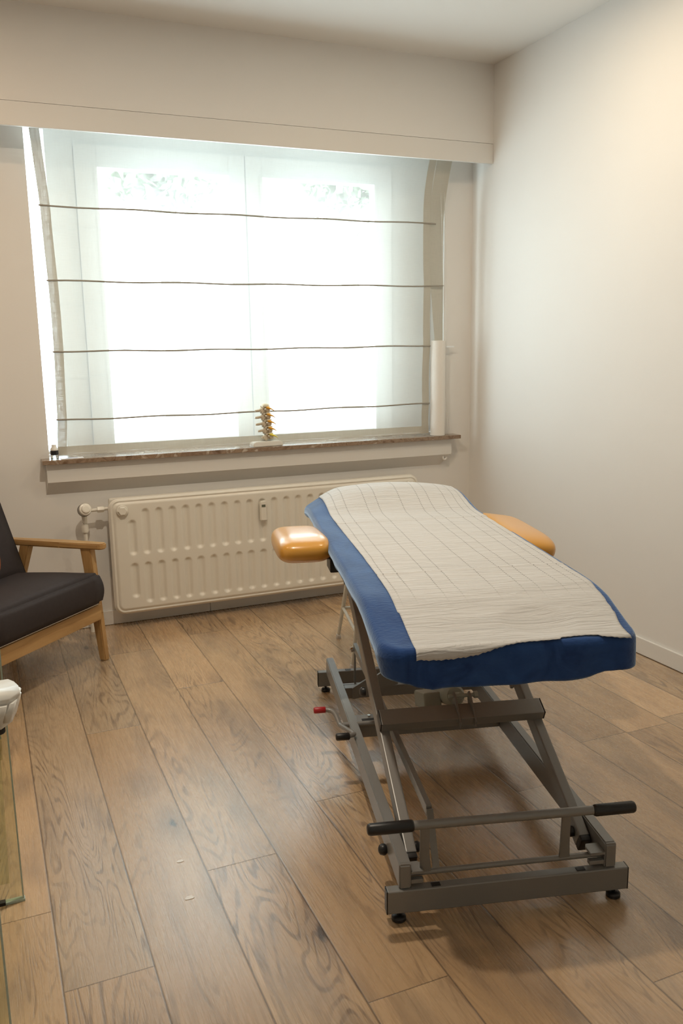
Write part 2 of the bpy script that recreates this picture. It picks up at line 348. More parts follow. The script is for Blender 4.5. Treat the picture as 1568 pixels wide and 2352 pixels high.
def empty(name, loc=(0, 0, 0), rz=0, label=None, cat=None, group=None, kind=None):
    o = bpy.data.objects.new(name, None); o.location = loc; o.rotation_euler = (0, 0, rz); o.empty_display_size = .1; C.objects.link(o)
    return tag(o, label, cat, group, kind)
def tag(o, label=None, cat=None, group=None, kind=None):
    for k, v in (('label', label), ('category', cat), ('group', group), ('kind', kind)):
        if v: o[k] = v
    return o
def bpart(name, parent, m, *a, bev=0, smooth=30, **k):
    bm = NB(); box(bm, *a, bev); return link(name, bm, M[m], parent, smooth)
def struct(o, label=None, cat=None): return tag(o, label, cat, kind='structure')
def superq(bm, c, dims, e=.35, nu=28, nv=18, fn=None):
    """superellipsoid cushion"""
    sg = lambda v, p: math.copysign(abs(v)**p, v)
    rings = []
    for i in range(1, nv):
        ph = -PI/2+PI*i/nv; ring = []
        for j in range(nu):
            th = 2*PI*j/nu
            p = Vector((sg(math.cos(ph), .55)*sg(math.cos(th), e)*dims[0]/2, sg(math.cos(ph), .55)*sg(math.sin(th), e)*dims[1]/2, sg(math.sin(ph), .8)*dims[2]/2))
            if fn: p = fn(p)
            ring.append(bm.verts.new(p+Vector(c)))
        rings.append(ring)
    for a, b in zip(rings, rings[1:]):
        for j in range(nu): bm.faces.new((a[j], a[(j+1) % nu], b[(j+1) % nu], b[j]))
    for s_, ring in ((-1, rings[0]), (1, rings[-1])):
        p = Vector((0, 0, s_*dims[2]/2)); p = fn(p) if fn else p
        v = bm.verts.new(p+Vector(c))
        for j in range(nu): bm.faces.new((ring[j], ring[(j+1) % nu], v))

# ------------------------------------------------------------------ room shell
X0, Y0, H = -4.5, -6.2, 2.963
# floor: one face per plank with its own texture space
bm = NB(); uvl = bm.loops.layers.uv.new('uv'); uv2 = bm.loops.layers.uv.new('ends'); cl = bm.loops.layers.color.new('plank')
PW = .2085
J = {11: [-1.33], 13: [-2.377], 12: [-2.691, -.644], 10: [-2.374], 9: [-1.037]}   # column number : known joints along y
random.seed(21)
for k in range(-1, 22):
    xa = -.0135-PW*(k+1); xb = xa+PW
    if xa >= 0: continue
    base = sorted(J.get(k, [-random.uniform(.3, 2.2)]))
    ys = list(base)
    y = base[0]
    while y > Y0: y -= random.uniform(1.75, 2.2); ys.append(y)
    y = base[-1]
    while y < .1: y += random.uniform(1.75, 2.2); ys.append(y)
    ys = sorted(set(ys))
    for ya, yb in zip(ys, ys[1:]):
        a, b_ = max(ya, Y0), min(yb, 0.0)
        if b_ <= a: continue
        xb_ = min(xb, 0); vs = [bm.verts.new((xa, a, 0)), bm.verts.new((xb_, a, 0)), bm.verts.new((xb_, b_, 0)), bm.verts.new((xa, b_, 0))]
        f = bm.faces.new(vs); off = random.uniform(0, 50); col = (random.random(), random.random(), random.random(), 1)
        for lp in f.loops:
            c = lp.vert.co; lp[uvl].uv = (c.x-xa, c.y+off); lp[uv2].uv = (c.y-ya, yb-c.y); lp[cl] = col
floor = link('floor', bm, M['floor'], recalc=False); struct(floor, 'wide-plank oak floor with knots and dark seams', 'floor')
for px, py, rr in ((-2.365, -2.296, .008), (-2.379, -2.471, .010)):
    bm = NB(); n_ = 14
    prism(bm, [(px+rr*(1+.3*math.sin(3*t+px*9))*math.cos(t)*1.1, py+rr*(1+.25*math.cos(2*t))*math.sin(t)) for t in [2*PI*i/n_ for i in range(n_)]], .0002, .0012, 'z')
    o = link('paint_speck', bm, M['paint'], floor); o['label'] = 'white paint speck'

bm = NB(); box(bm, X0-.15, .15, Y0-.15, .35, H, H+.1); struct(link('ceiling', bm, M['ceil']), 'plain off-white ceiling', 'ceiling')
bm = NB(); box(bm, 0, .15, Y0-.15, .30, -.1, H+.1); struct(link('wall_right', bm, M['wall']), 'bare cream wall lit by a warm glow near the ceiling', 'wall')
bm = NB(); box(bm, X0-.15, X0, Y0-.15, .30, -.1, H+.1); struct(link('wall_left', bm, M['wall']), 'plain cream wall left of the armchair', 'wall')
bm = NB(); box(bm, X0-.15, .15, Y0-.15, Y0, -.1, H+.1); struct(link('wall_rear', bm, M['wall']), 'plain cream wall behind the camera', 'wall')
WX0, WX1, WZ0, WZ1 = -2.4745, -.190, .893, 2.60
bm = NB()
for a in ((X0-.15, WX0, -.1, H+.1), (WX1, .15, -.1, H+.1), (WX0, WX1, -.1, WZ0), (WX0, WX1, WZ1, H+.1)): box(bm, a[0], a[1], 0, .30, a[2], a[3])
struct(link('wall_far', bm, M['wall']), 'cream papered wall around the wide window', 'wall')
# bulkhead + pelmet board
bm = NB(); box(bm, X0, 0, -.209, 0, 2.553, H+.02); struct(link('trim_1', bm, M['wall']), 'cream bulkhead box above the window', 'bulkhead')
bm = NB(); box(bm, X0, -.001, -.2115, -.193, 2.447, 2.551, .0012); struct(link('trim_2', bm, M['trim']), 'cream pelmet board along the bottom of the bulkhead', 'pelmet')
bm = NB(); prism(bm, [(-2.496, .893), (-.165, .893), (-.165, .800), (-2.496, .800)], -.062, -.0005, 'y')
vs_ = [bm.verts.new(p) for p in ((-2.496, -.062, .8005), (-.170, -.062, .8005), (-.170, -.0005, .8005), (-2.496, -.0005, .8005), (-2.503, -.0005, .731), (-.212, -.0005, .731))]
for f_ in ((0, 1, 5, 4), (0, 4, 3), (1, 2, 5), (3, 4, 5, 2)): bm.faces.new([vs_[i] for i in f_])
struct(link('trim_3', bm, M['trim']), 'cream apron box under the stone window sill', 'apron')
bm = NB(); tube(bm, smooth_path([(-.215, -.045, .80), (-.215, -.045, .775), (-.205, -.045, .765), (-.192, -.045, .770), (-.19, -.045, .782)], .008), .007, 8)
tag(link('wall_hook', bm, M['trim'], smooth=60), 'small cream hook under the right end of the window sill box', 'hook')
# baseboards
bm = NB(); box(bm, -.012, 0, Y0, -.012, .002, .080, .002); struct(link('baseboard_right', bm, M['trim']), 'low white baseboard along the right wall', 'baseboard')
bm = NB()
box(bm, X0, -1.685, -.012, 0, .002, .078, .0015); box(bm, -1.683, 0, -.012, 0, .002, .078, .0015)
struct(link('baseboard_far', bm, M['trim']), 'low cream baseboard below the radiator', 'baseboard')

# window: frame, two sashes with panes, sill
win = empty('window_1', (-1.33, .14, .92), 0, 'wide white window with two sashes behind a sheer blind', 'window', kind='structure')
def wbox(bm, x0, x1, y0, y1, z0, z1, bev=.003): box(bm, x0+1.33, x1+1.33, y0-.14, y1-.14, z0-.92, z1-.92, bev)
bm = NB()
wbox(bm, -2.370, -2.235, .16, .23, .917, WZ1); wbox(bm, WX0, -2.370, .16, .23, .917, .935); wbox(bm, WX0, -2.370, .16, .23, 2.54, WZ1); wbox(bm, -.46, WX1, .16, .23, .917, WZ1); wbox(bm, -2.235, -.46, .16, .23, 2.47, WZ1); wbox(bm, -2.235, -.46, .16, .23, .917, .934)
link('window_frame', bm, M['winframe'], win, 30)
bm = NB(); wbox(bm, WX0, -2.370, .185, .189, .935, 2.54, 0); link('added_gap_pane', bm, M['pane'], win)  # added strip of glass so daylight brightens the gap left of the blind
for xa, xb, ga, gb in ((-2.233, -1.3475, -2.125, -1.44), (-1.3425, -.462, -1.25, -.578)):
    bm = NB()
    wbox(bm, xa, ga, .14, .20, .936, 2.468); wbox(bm, gb, xb, .14, .20, .936, 2.468); wbox(bm, ga, gb, .14, .20, 2.358, 2.468); wbox(bm, ga, gb, .14, .20, .936, .962)
    for q in ((ga-.016, ga), (gb, gb+.016)): wbox(bm, q[0], q[1], .130, .145, .945, 2.375, .002)
    wbox(bm, ga, gb, .130, .145, 2.36, 2.376, .002)
    sh = link('sash', bm, M['winframe'], win, 30)
    bm = NB(); wbox(bm, ga, gb, .168, .172, .962, 2.358, 0); link('pane', bm, M['pane'], sh)
bm = NB(); box(bm, -2.517+1.33, -.118+1.33, -.095-.14, .155-.14, .8945-.92, .9165-.92, .002)
o = link('window_sill', bm, M['stone'], win, 30); o['label'] = 'polished brown veined stone sill'

# ------------------------------------------------------------------ roman blind
blind = empty('roman_blind', (-1.36, -.03, .93), 0, 'sheer off-white linen roman blind covering the window', 'blind')
def bl_y(z):      # distance from the wall
    t = max(0, (z-2.13)/.40); return -.030-.125*t**1.6
def bl_l(z): return -2.420-.037*max(0, (z-2.10)/.38)**1.5-.010*max(0, (1.1-z)/.17)+.006*math.sin(z*5)
def bl_r(z): return -.300+.004*math.sin(z*4+1)-.004*max(0, (z-2.1)/.4)
zs = [.932+i*(2.53-.932)/110 for i in range(111)]
RODS = [2.137, 1.789, 1.449, 1.110]
def bl_pt(z, t, hang=True):
    a, b = bl_l(z), bl_r(z); x = a+(b-a)*t
    y = bl_y(z)
    if hang:
        for za, zb in zip([2.53]+RODS, RODS+[.93]):
            if zb <= z <= za: y += .010*math.sin(PI*(z-zb)/(za-zb))*(1 if za > 2.2 else .7)
        y += .002*math.sin(x*9+z*4)
    return Vector((x+1.36, y+.03, z-.93))
def bl_strip(name, t0, t1, nz_, m, dy=0, zr=(0, 110)):
    bm = NB(); g = []
    for z in zs[zr[0]:zr[1]+1]: g.append([bm.verts.new(bl_pt(z, t0+(t1-t0)*i/nz_)+Vector((0, dy, 0))) for i in range(nz_+1)])
    for a, b in zip(g, g[1:]):
        for i in range(nz_): bm.faces.new((a[i], a[i+1], b[i+1], b[i]))
    o = link(name, bm, m, blind, 179)
    return o
bl_strip('fabric', 0, 1, 60, M['linen'])
o = bl_strip('side_hem', 0, .0215, 2, M['hem'], -.0015); o['label'] = 'doubled beige side hem'
o = bl_strip('side_hem', .9785, 1, 2, M['hem'], -.0015); o['label'] = 'doubled beige side hem'
o = bl_strip('bottom_hem', 0, 1, 60, M['hem'], -.0025, (0, 3)); o['label'] = 'doubled beige bottom hem'
bm = NB(); g_ = []
for z in zs[2:]:
    xl = -.302 if z > 2.0 else -.302+.040*min(1, (2.0-z)/.5)**1.3
    g_.append([bm.verts.new((x+1.36, bl_y(z)+.012+.03, z-.93)) for x in (xl, (xl-.206)/2, -.206)])
for a, b in zip(g_, g_[1:]):
    for i in range(2): bm.faces.new((a[i], a[i+1], b[i+1], b[i]))
o = link('side_return', bm, M['hem'], blind, 179); o['label'] = 'beige folded return at the right edge'
for z, ext in zip(RODS, (0.035, .085, .0, .0)):
    bm = NB(); a = bl_pt(z, 0, False); b = bl_pt(z, 1, False); a.x -= .006; b.x += ext
    nn_ = 24; tube(bm, [a.lerp(b, i/nn_)+Vector((0, -.004, .0025*math.sin(i*1.1+z*7)-(.004*math.sin(PI*i/nn_)))) for i in range(nn_+1)], .0042, 8)
    link('rod', bm, M['rod'], blind, 60)
bm = NB(); box(bm, -2.45+1.36, -.24+1.36, -.165+.03, -.130+.03, 2.515-.93, 2.55-.93, .004); link('headrail', bm, M['winframe'], blind, 30)
bm = NB()
def bead_line(bm, pts, step=.0062, r=.0026):
    for a, b in zip(pts, pts[1:]):
        a, b = Vector(a), Vector(b); n_ = max(1, int((b-a).length/step))
        for i in range(n_):
            p = a.lerp(b, i/n_); bmesh.ops.create_icosphere(bm, subdivisions=1, radius=r, matrix=Matrix.Translation(p))
ofs = Vector((1.36, .03, -.93))
bead_line(bm, [Vector(p)+ofs for p in ((-.222, -.05, 2.40), (-.203, -.05, 1.9), (-.200, -.05, 1.2), (-.19, -.05, .945))])
bead_line(bm, [Vector(p)+ofs for p in ((-.243, -.05, 2.32), (-.222, -.05, 1.8), (-.205, -.05, 1.2), (-.171, -.05, .945))])
link('bead_chain', bm, M['chain'], blind, 179)
bm = NB(); tube(bm, [(-.165, -.002, 1.440), (-.165, -.045, 1.440)], .005, 8); box(bm, -.20, -.145, -.05, -.042, 1.436, 1.445, .001)
tag(link('chain_holder', bm, M['winframe'], smooth=40), 'tiny white chain holder on the wall right of the window', 'bracket')

# ------------------------------------------------------------------ radiator
RX0, RX1, RZ0, RZ1, RY = -2.218, -.425, .083, .702, -.128
rad = empty('radiator', (-1.32, -.08, 0), 0, 'long cream pressed steel panel radiator under the window', 'radiator')
def sstep(a, b, x): t = max(0, min(1, (x-a)/(b-a))); return t*t*(3-2*t)
cols = [-2.105+.0706*i for i in range(24)]
def rr_d(x, z, inset, R):   # signed distance to rounded rect
    cx, cz = (RX0+RX1)/2, (RZ0+RZ1)/2; qx = abs(x-cx)-((RX1-RX0)/2-inset-R); qz = abs(z-cz)-((RZ1-RZ0)/2-inset-R)
    return math.hypot(max(qx, 0), max(qz, 0))+min(max(qx, qz), 0)-R
def groove(x, z, cx, za, zb, w=.0245):
    zc = min(max(z, za+w), zb-w); d = math.hypot(x-cx, (z-zc)*1.0)
    return .0125*(1-sstep(.15, 1.0, d/w)) if d < w else 0
def rad_h(x, z):
    d = rr_d(x, z, 0, .055)
    h = .012*sstep(0, -.012, d) + .004*sstep(-.022, -.034, d)
    h -= .0035*(1-min(1, abs(d+.020)/.006)) if abs(d+.020) < .006 else 0
    i = int(round((x-cols[0])/.0706))
    if 0 <= i < len(cols):
        ends = i in (0, len(cols)-1)
        h -= groove(x, z, cols[i], .395, .590 if ends else .645) + groove(x, z, cols[i], .165 if ends else .130, .360)
    return h
bm = NB(); nx, nzz = 620, 190; g = []
for j in range(nzz+1):
    z = RZ0+(RZ1-RZ0)*j/nzz; row = []
    # horizontal extent at this height following the rounded corners
    dz = min(z-RZ0, RZ1-z); R = .055; ins = 0 if dz >= R else R-math.sqrt(max(0, R*R-(R-dz)**2))
    for i in range(nx+1):
        x = RX0+ins+(RX1-RX0-2*ins)*i/nx; row.append(bm.verts.new((x+1.32, RY-rad_h(x, z)+.012+.08, z)))
    g.append(row)
for a, b in zip(g, g[1:]):
    for i in range(nx): bm.faces.new((a[i], a[i+1], b[i+1], b[i]))
# rim and back panel
per = [g[0][i] for i in range(0, nx+1)]+[g[j][nx] for j in range(1, nzz+1)]+[g[nzz][i] for i in range(nx-1, -1, -1)]+[g[j][0] for j in range(nzz-1, 0, -1)]
bk = [bm.verts.new((v.co.x, RY+.026+.08, v.co.z)) for v in per]
for i in range(len(per)): bm.faces.new((per[i], per[(i+1) % len(per)], bk[(i+1) % len(per)], bk[i]))
bm.faces.new(bk)
link('front_panel', bm, M['rad'], rad, 50)
bm = NB(); box(bm, RX0+1.32+.01, RX1+1.32-.01, -.075+.08, -.045+.08, RZ0+.01, RZ1-.004, .012); link('rear_panel', bm, M['rad'], rad, 40)
for x in (-1.9, -1.32, -.72):
    bm = NB(); box(bm, x-.02+1.32, x+.02+1.32, -.048+.08, .078, .12, .66, .002); link('wall_bracket', bm, M['rad'], rad)
for x in (-2.152, -.49):
    bm = NB(); lathe(bm, [(.030, -.002), (.030, .004), (.027, .008)], (x+1.32, RY-.012+.08, .640), 28, (0, -1, 0)); lathe(bm, [(.024, .006), (.024, .014), (.020, .018)], (x+1.32, RY-.012+.08, .640), 6, (0, -1, 0))
    link('hexagonal_plug', bm, M['rad'], rad, 40)
# heat meter
bm = NB(); prism(bm, [(-1.417, .628), (-1.380, .632), (-1.380, .520), (-1.417, .520)], -.158, -.138, 'y', .004)
bmesh.ops.translate(bm, vec=(1.32, .08, 0), verts=bm.verts); hm = link('heat_meter', bm, M['rad'], rad, 40)
bm = NB(); box(bm, -1.409+1.32, -1.388+1.32, -.0796, -.077, .597, .610); link('display', bm, M['lcd'], hm)
# valve
vx, vy = -2.335, -.085
bm = NB(); tube(bm, [(vx+1.32, vy+.08, 0), (vx+1.32, vy+.08, .60)], .010, 14); lathe(bm, [(.016, 0), (.018, .006), (.018, .035), (.014, .045)], (vx+1.32, vy+.08, .535), 16); lathe(bm, [(.0135, 0), (.0135, .04)], (vx+1.32, vy+.08, .585), 16)
link('supply_pipe', bm, M['rad'], rad, 40)
bm = NB(); tube(bm, [(vx+1.32, vy+.08, .645), (RX0+1.32+.01, vy+.08, .650)], .009, 14); lathe(bm, [(.015, 0), (.017, .004), (.017, .03), (.012, .036)], (vx+.065+1.32, vy+.08, .648), 6, (1, 0, 0)); lathe(bm, [(.014, -.02), (.016, 0), (.014, .03)], (vx+1.32, vy+.08, .635), 16)
link('valve_body', bm, M['rad'], rad, 40)
hd = Vector((.12, -.85, .28)).normalized()
c0 = Vector((vx-.004+1.32, vy-.012+.08, .650))
bm = NB(); lathe(bm, [(.024, .0), (.031, .006), (.032, .045), (.029, .052), (.022, .054), (.020, .062), (.012, .066)], c0, 40, hd)
th = link('thermostat_head', bm, M['rad'], rad, 40)
bm = NB(); q = hd.to_track_quat('Z', 'Y').to_matrix()
for k in range(28):
    a = 2*PI*k/28; p = c0+q@Vector((.0315*math.cos(a), .0315*math.sin(a), .026)); m4 = Matrix.Translation(p)@q.to_4x4()@Matrix.Rotation(a, 4, 'Z')
    box(bm, -.0012, .0012, -.0013, .0013, -.016, .016, 0, 1, m4)
link('vent_slots', bm, M['dark'], th)

# ------------------------------------------------------------------ things on the sill
SZ = .9168
# paper roll
bm = NB(); lathe(bm, [(.040, 0), (.0435, .001), (.0440, .28), (.0435, .559), (.040, .56), (.018, .5598), (.018, .552)], (0, 0, 0), 40)
o = link('paper_roll', bm, M['paperroll'], smooth=40); o.location = (-.252, -.045, SZ); tag(o, 'tall white paper towel roll standing on the sill right of the blind', 'paper roll')
# jar
j = empty('jar', (-2.452, -.045, SZ), 0, 'tiny clear jar with a black band at the left end of the sill', 'jar')
bm = NB(); lathe(bm, [(.018, 0), (.020, .002), (.020, .018), (.016, .024)], (0, 0, 0), 24); link('glass_body', bm, M['jar'], j, 40)
bm = NB(); lathe(bm, [(.0185, .022), (.020, .024), (.020, .042), (.018, .044)], (0, 0, 0), 10); link('black_band', bm, M['black'], j, 30)
bm = NB(); lathe(bm, [(.018, .044), (.019, .046), (.019, .052), (.012, .062), (.012, .070), (.009, .074)], (0, 0, 0), 24); link('lid', bm, M['white'], j, 40)
# cards
bm = NB(); box(bm, -.055, .055, -.022, .022, 0, .002, .0004, 1)
cd = link('white_card', bm, M['card']); cd.location = (-2.370, -.058, SZ); cd.rotation_euler = (0, 0, .05); tag(cd, 'small white printed card lying on the sill beside the jar', 'card')
bm = NB(); box(bm, -.028, .028, -.003, .004, .0021, .0026); link('printed_stripe', bm, M['blueink'], cd)
# spine model
sp = empty('spine_model', (-1.334, -.052, SZ), .12, 'small lumbar spine model with orange nerves on a white base on the sill', 'anatomical model')
bm = NB(); prism(bm, [(-.092, 0), (.088, 0), (.088, .018), (.070, .029), (-.078, .029), (-.092, .022)], -.030, .030, 'y', .004); link('base', bm, M['white'], sp, 40)
bm = NB(); tube(bm, [(.002, 0, .02), (.004, 0, .05), (.0, 0, .225)], .0028, 8); link('stand_rod', bm, M['chrome'], sp, 60)
bx = [.010, .006, .003, .001, .0]
bxs = [.010, .006, .003, .0, -.002]
for i in range(5):
    z = .052+.037*i; cx = .012-.004*i
    def vb(p, z=z): 
        k = 1-.14*math.cos(min(1, abs(p.z)/.012)*PI/2); return Vector((p.x*k, p.y*k, p.z))
    bm = NB(); superq(bm, (cx+.010, 0, z), (.040, .046, .027), .8, 20, 10, vb)
    # arch, articular and transverse processes
    superq(bm, (cx-.016, 0, z-.002), (.034, .030, .030), .8, 14, 8)
    for s_ in (-1, 1):
        tube(bm, [(cx-.006, s_*.012, z+.004), (cx-.012, s_*.030, z+.006), (cx-.016, s_*.040, z+.003)], [.006, .0045, .003], 8)
        tube(bm, [(cx-.014, s_*.012, z+.006), (cx-.018, s_*.014, z+.022)], [.006, .004], 8)
        tube(bm, [(cx-.016, s_*.010, z-.004), (cx-.022, s_*.012, z-.020)], [.006, .004], 8)
    ln = (.030, .050, .060, .058, .052)[i]
    tube(bm, [(cx-.020, 0, z), (cx-.020-ln*.5, 0, z-.003), (cx-.016-ln*.85, 0, z-.004)], [.0065, .0070, .0055], 10)
    v = link('vertebra', bm, M['bone'], sp, 179)
    if i < 5:
        bm = NB(); superq(bm, (cx+.008, 0, z+.0185), (.039, .045, .012), .8, 18, 6); link('disc', bm, M['disc'], sp, 179)
    for s_ in (-1, 1):
        bm = NB(); tube(bm, [(cx-.002, s_*.010, z+.016), (cx+.008, s_*.024, z+.012), (cx+.026, s_*.032, z+.004), (cx+.040, s_*.036, z-.006)], [.005, .007, .0035, .0015], 8); link('nerve', bm, M['nerve'] if i else M['nerveY'], sp, 179)
bm = NB(); lathe(bm, [(.012, 0), (.021, .003), (.022, .012), (.018, .019), (.009, .022)], (-.002, 0, .213), 24); o = link('top_disc', bm, M['disc'], sp, 179); o['label'] = 'pale yellow top disc'

# ------------------------------------------------------------------ treatment table (local frame: x across, y along, near end at y=0)
TB_LOC, TB_ROT = (-1.9430, -2.7864, 0), -.2601
W = .6515
tb = empty('treatment_table', TB_LOC, TB_ROT, 'height-adjustable treatment table with grey steel scissor frame in mid room', 'treatment table')
G = 'greymetal'
def beam(name, y0):
    bm = NB(); box(bm, .0015, W-.0015, y0, y0+.0295, .0255, .0899, .004, 3); b_ = link(name, bm, M[G], tb, 35)
    for x in (0, W):
        bm = NB(); sx = -1 if x == 0 else 1; box(bm, min(x, x-sx*.004), max(x, x-sx*.004), y0+.0005, y0+.029, .026, .0894, .001); link('end_cap', bm, M['black'], b_, 30)
    for x in (.131, .522):
        bm = NB(); box(bm, x-.012, x+.012, y0+.006, y0+.022, .0895, .0915, .001); link('plug', bm, M['black'], b_, 30)
    return b_
beam('front_base_beam', 0); beam('rear_base_beam', 1.5)
for x in (.034, W-.034):
    for y in (.0148, 1.5148):
        bm = NB(); lathe(bm, [(.016, 0), (.019, .002), (.019, .010), (.015, .014), (.005, .015), (.005, .027)], (x, y, 0), 20); link('levelling_foot', bm, M['black'], tb, 40)
for x0 in (.0345, .5865):
    bm = NB(); prism(bm, [(.008, .0885), (.008, .1555), (.014, .1600), (1.488, .1600), (1.488, .0885)], x0, x0+.031, 'x', .0035); rl = link('side_rail', bm, M[G], tb, 35)
    xo = x0-.012 if x0 < .3 else x0+.043
    bm = NB(); lathe(bm, [(.006, -.014), (.015, -.006), (.016, 0), (.013, .009), (.006, .013)], (xo+(.002 if x0 < .3 else -.002), .175, .098), 18, (-1 if x0 < .3 else 1, 0, 0)); link('knob', bm, M['black'], rl, 60)
# lifting arms
A0, A1 = Vector((0, .105, .112)), Vector((0, 1.175, .632))
ad = (A1-A0).normalized(); an = Vector((0, -ad.z, ad.y))
for x0, sgn in ((.070, 1), (.5515, -1)):
    xc = x0+.0155
    bm = NB(); bar(bm, Vector((xc, 0, 0))+A0, Vector((xc, 0, 0))+A1, .031, .052, .005); ar = link('lifting_arm', bm, M[G], tb, 35)
    bm = NB(); bar(bm, Vector((xc, 0, 0))+A0-ad*.016, Vector((xc, 0, 0))+A0+ad*.001, .029, .050, .004); link('end_cap', bm, M['black'], ar, 35)
    bm = NB(); p = Vector((xc, 0, 0))+A0+ad*.03
    ix = Vector((sgn, 0, 0)); lathe(bm, [(.005, 0), (.014, .002), (.015, .010), (.010, .018)], p+ix*.0155, 16, ix); link('pivot_knob', bm, M['black'], ar, 60)
    # lower arm crossing from the far base up to the near end of the frame, short castor arm
    bm = NB(); p = Vector((xc, .70, .335)); lathe(bm, [(.005, 0), (.015, .002), (.016, .012), (.010, .020)], p-ix*.015, 16, -ix); link('pivot_knob', bm, M['black'], ar, 60)
# mid cross bar on the arms
cp = A0+ad*((.490-.105)/ad.y)+an*.040
bm = NB(); bar(bm, (.074, cp.y, cp.z), (.584, cp.y, cp.z), .060, .034, .004, side=ad); cb = link('upper_crossbar', bm, M[G], tb, 35)
bm = NB(); bar(bm, (.070, cp.y, cp.z), (.0745, cp.y, cp.z), .058, .032, .002, side=ad); link('end_cap', bm, M['black'], cb, 35)
bm = NB(); bar(bm, (.5835, cp.y, cp.z), (.588, cp.y, cp.z), .058, .032, .002, side=ad); link('end_cap', bm, M['black'], cb, 35)
for x in (.312, .360):
    bm = NB(); prism(bm, [(cp.y-.040, cp.z-.026), (cp.y-.046, cp.z-.006), (cp.y+.018, cp.z+.052), (cp.y+.036, cp.z+.060), (cp.y+.050, cp.z+.046), (cp.y+.03, cp.z-.002)], x, x+.006, 'x', .0015); link('clevis_plate', bm, M[G], cb, 35)
pin = Vector((.339, cp.y+.036, cp.z+.046))
bm = NB(); tube(bm, [(.298, pin.y, pin.z), (.386, pin.y, pin.z)], .006, 12); lathe(bm, [(.011, 0), (.011, .012)], (.378, pin.y, pin.z), 6, (1, 0, 0)); link('pin', bm, M['motor'], cb, 35)
# actuator
m0 = Vector((.352, 1.16, .150)); m1 = pin+Vector((0, .07, -.030))
bm = NB(); dv = (m0-m1).normalized()
tube(bm, [m1, m1+dv*.012, m1+dv*.06, m1+dv*.30, m1+dv*.40], [.026, .034, .036, .034, .022], 24); act = link('actuator', bm, M['motor'], tb, 50)
bm = NB(); tube(bm, [pin, m1+dv*.02], .011, 14); link('piston_rod', bm, M['motor'], act, 50)
bm = NB(); tube(bm, [m1+dv*.39, m0], .010, 14); link('mounting_rod', bm, M['motor'], act, 50)
bm = NB(); q0 = m1+dv*.12+Vector((-.060, 0, -.018)); bar(bm, q0-dv*.06, q0+dv*.10, .060, .055, .008); link('motor_housing', bm, M['motor'], act, 40)
# middle base beam with lever tube
bm = NB(); box(bm, .066, .586, .862, .925, .092, .152, .004); mb = link('middle_base_beam', bm, M[G], tb, 35)
bm = NB(); box(bm, .085, .30, .868, .886, .1515, .1535, .0005); link('slot', bm, M['dark'], mb)
for x in (.115, .17, .21):
    bm = NB(); lathe(bm, [(.006, 0), (.006, .005)], (x, .905, .152), 6); link('bolt', bm, M['chrome'], mb)
LV = empty('lock_lever', (0, 0, 0)); LV.parent = tb
for k_ in ('label', 'category'):
    pass
bm = NB(); tube(bm, [(.012, .852, .150), (.690, .852, .150)], .0095, 14); tube(bm, smooth_path([(-.045, .93, .178), (-.018, .925, .176), (-.006, .905, .172), (.004, .852, .150), (.030, .735, .175), (.034, .722, .176), (.010, .716, .174)], .012), .0085, 14); lv = link('lever_tube', bm, M[G], LV, 60)
bm = NB(); rounded_rod(bm, (-.080, .93, .178), (-.036, .93, .178), .0115); link('red_grip', bm, M['red'], LV, 60)
bm = NB(); rounded_rod(bm, (-.030, .716, .174), (.018, .716, .174), .0125); link('black_grip', bm, M['black'], LV, 60)
bm = NB(); rounded_rod(bm, (.672, .852, .150), (.720, .852, .150), .0125); link('black_grip', bm, M['black'], LV, 60)
# carriage cross member with gussets
bm = NB(); box(bm, .075, .605, 1.225, 1.262, .083, .128, .004); cm = link('carriage_beam', bm, M[G], tb, 35)
for xa in (.104, .205, .50):
    bm = NB(); prism(bm, [(xa, .126), (xa-.0, .178), (xa+.03, .196), (xa+.082, .150), (xa+.082, .135), (xa+.02, .118)] if xa > .15 else [(xa, .085), (xa, .130), (xa+.06, .165), (xa+.085, .165), (xa+.085, .100), (xa+.01, .085)], 1.214, 1.226, 'y', .001); link('gusset_plate', bm, M[G], cm, 35)
# foot bar with pedals
FB = empty('foot_bar', (0, 0, 0)); FB.parent = tb
bm = NB(); tube(bm, [(.055, .004, .268), (.56, -.004, .268)], .0118, 18); link('bar_tube', bm, M[G], FB, 60)
bm = NB(); rounded_rod(bm, (-.048, .004, .268), (.072, .004, .268), .0155, .5); link('black_grip', bm, M['black'], FB, 60)
bm = NB(); rounded_rod(bm, (.540, -.006, .268), (.655, -.006, .268), .0155, .5); link('black_grip', bm, M['black'], FB, 60)
for xa in (.088, .462):
    bm = NB(); prism(bm, [(xa, .262), (xa, .182), (xa+.004, .12), (xa+.034, .12), (xa+.025, .182), (xa+.025, .262)], .004, .009, 'y', .0012)
    for v in bm.verts: v.co.y += .02*max(0, (.20-v.co.z)/.08)
    link('bar_bracket', bm, M[G], FB, 35)
bm = NB(); tube(bm, [(.066, .030, .118), (.586, .030, .118)], .0075, 14); link('pivot_rod', bm, M[G], tb, 60)
for xa, xb in ((.066, .098), (.545, .586)):
    bm = NB(); prism(bm, [(xa, .006), (xb, .006), (xb, .04), (xb-.006, .052), (xa, .052)] if xa < .3 else [(xb, .006), (xa, .006), (xa, .04), (xa+.006, .052), (xb, .052)], .130, .137, 'z', .001)
    box(bm, xa, xb, .010, .026, .100, .112, .002); link('pivot_plate', bm, M[G], tb, 35)
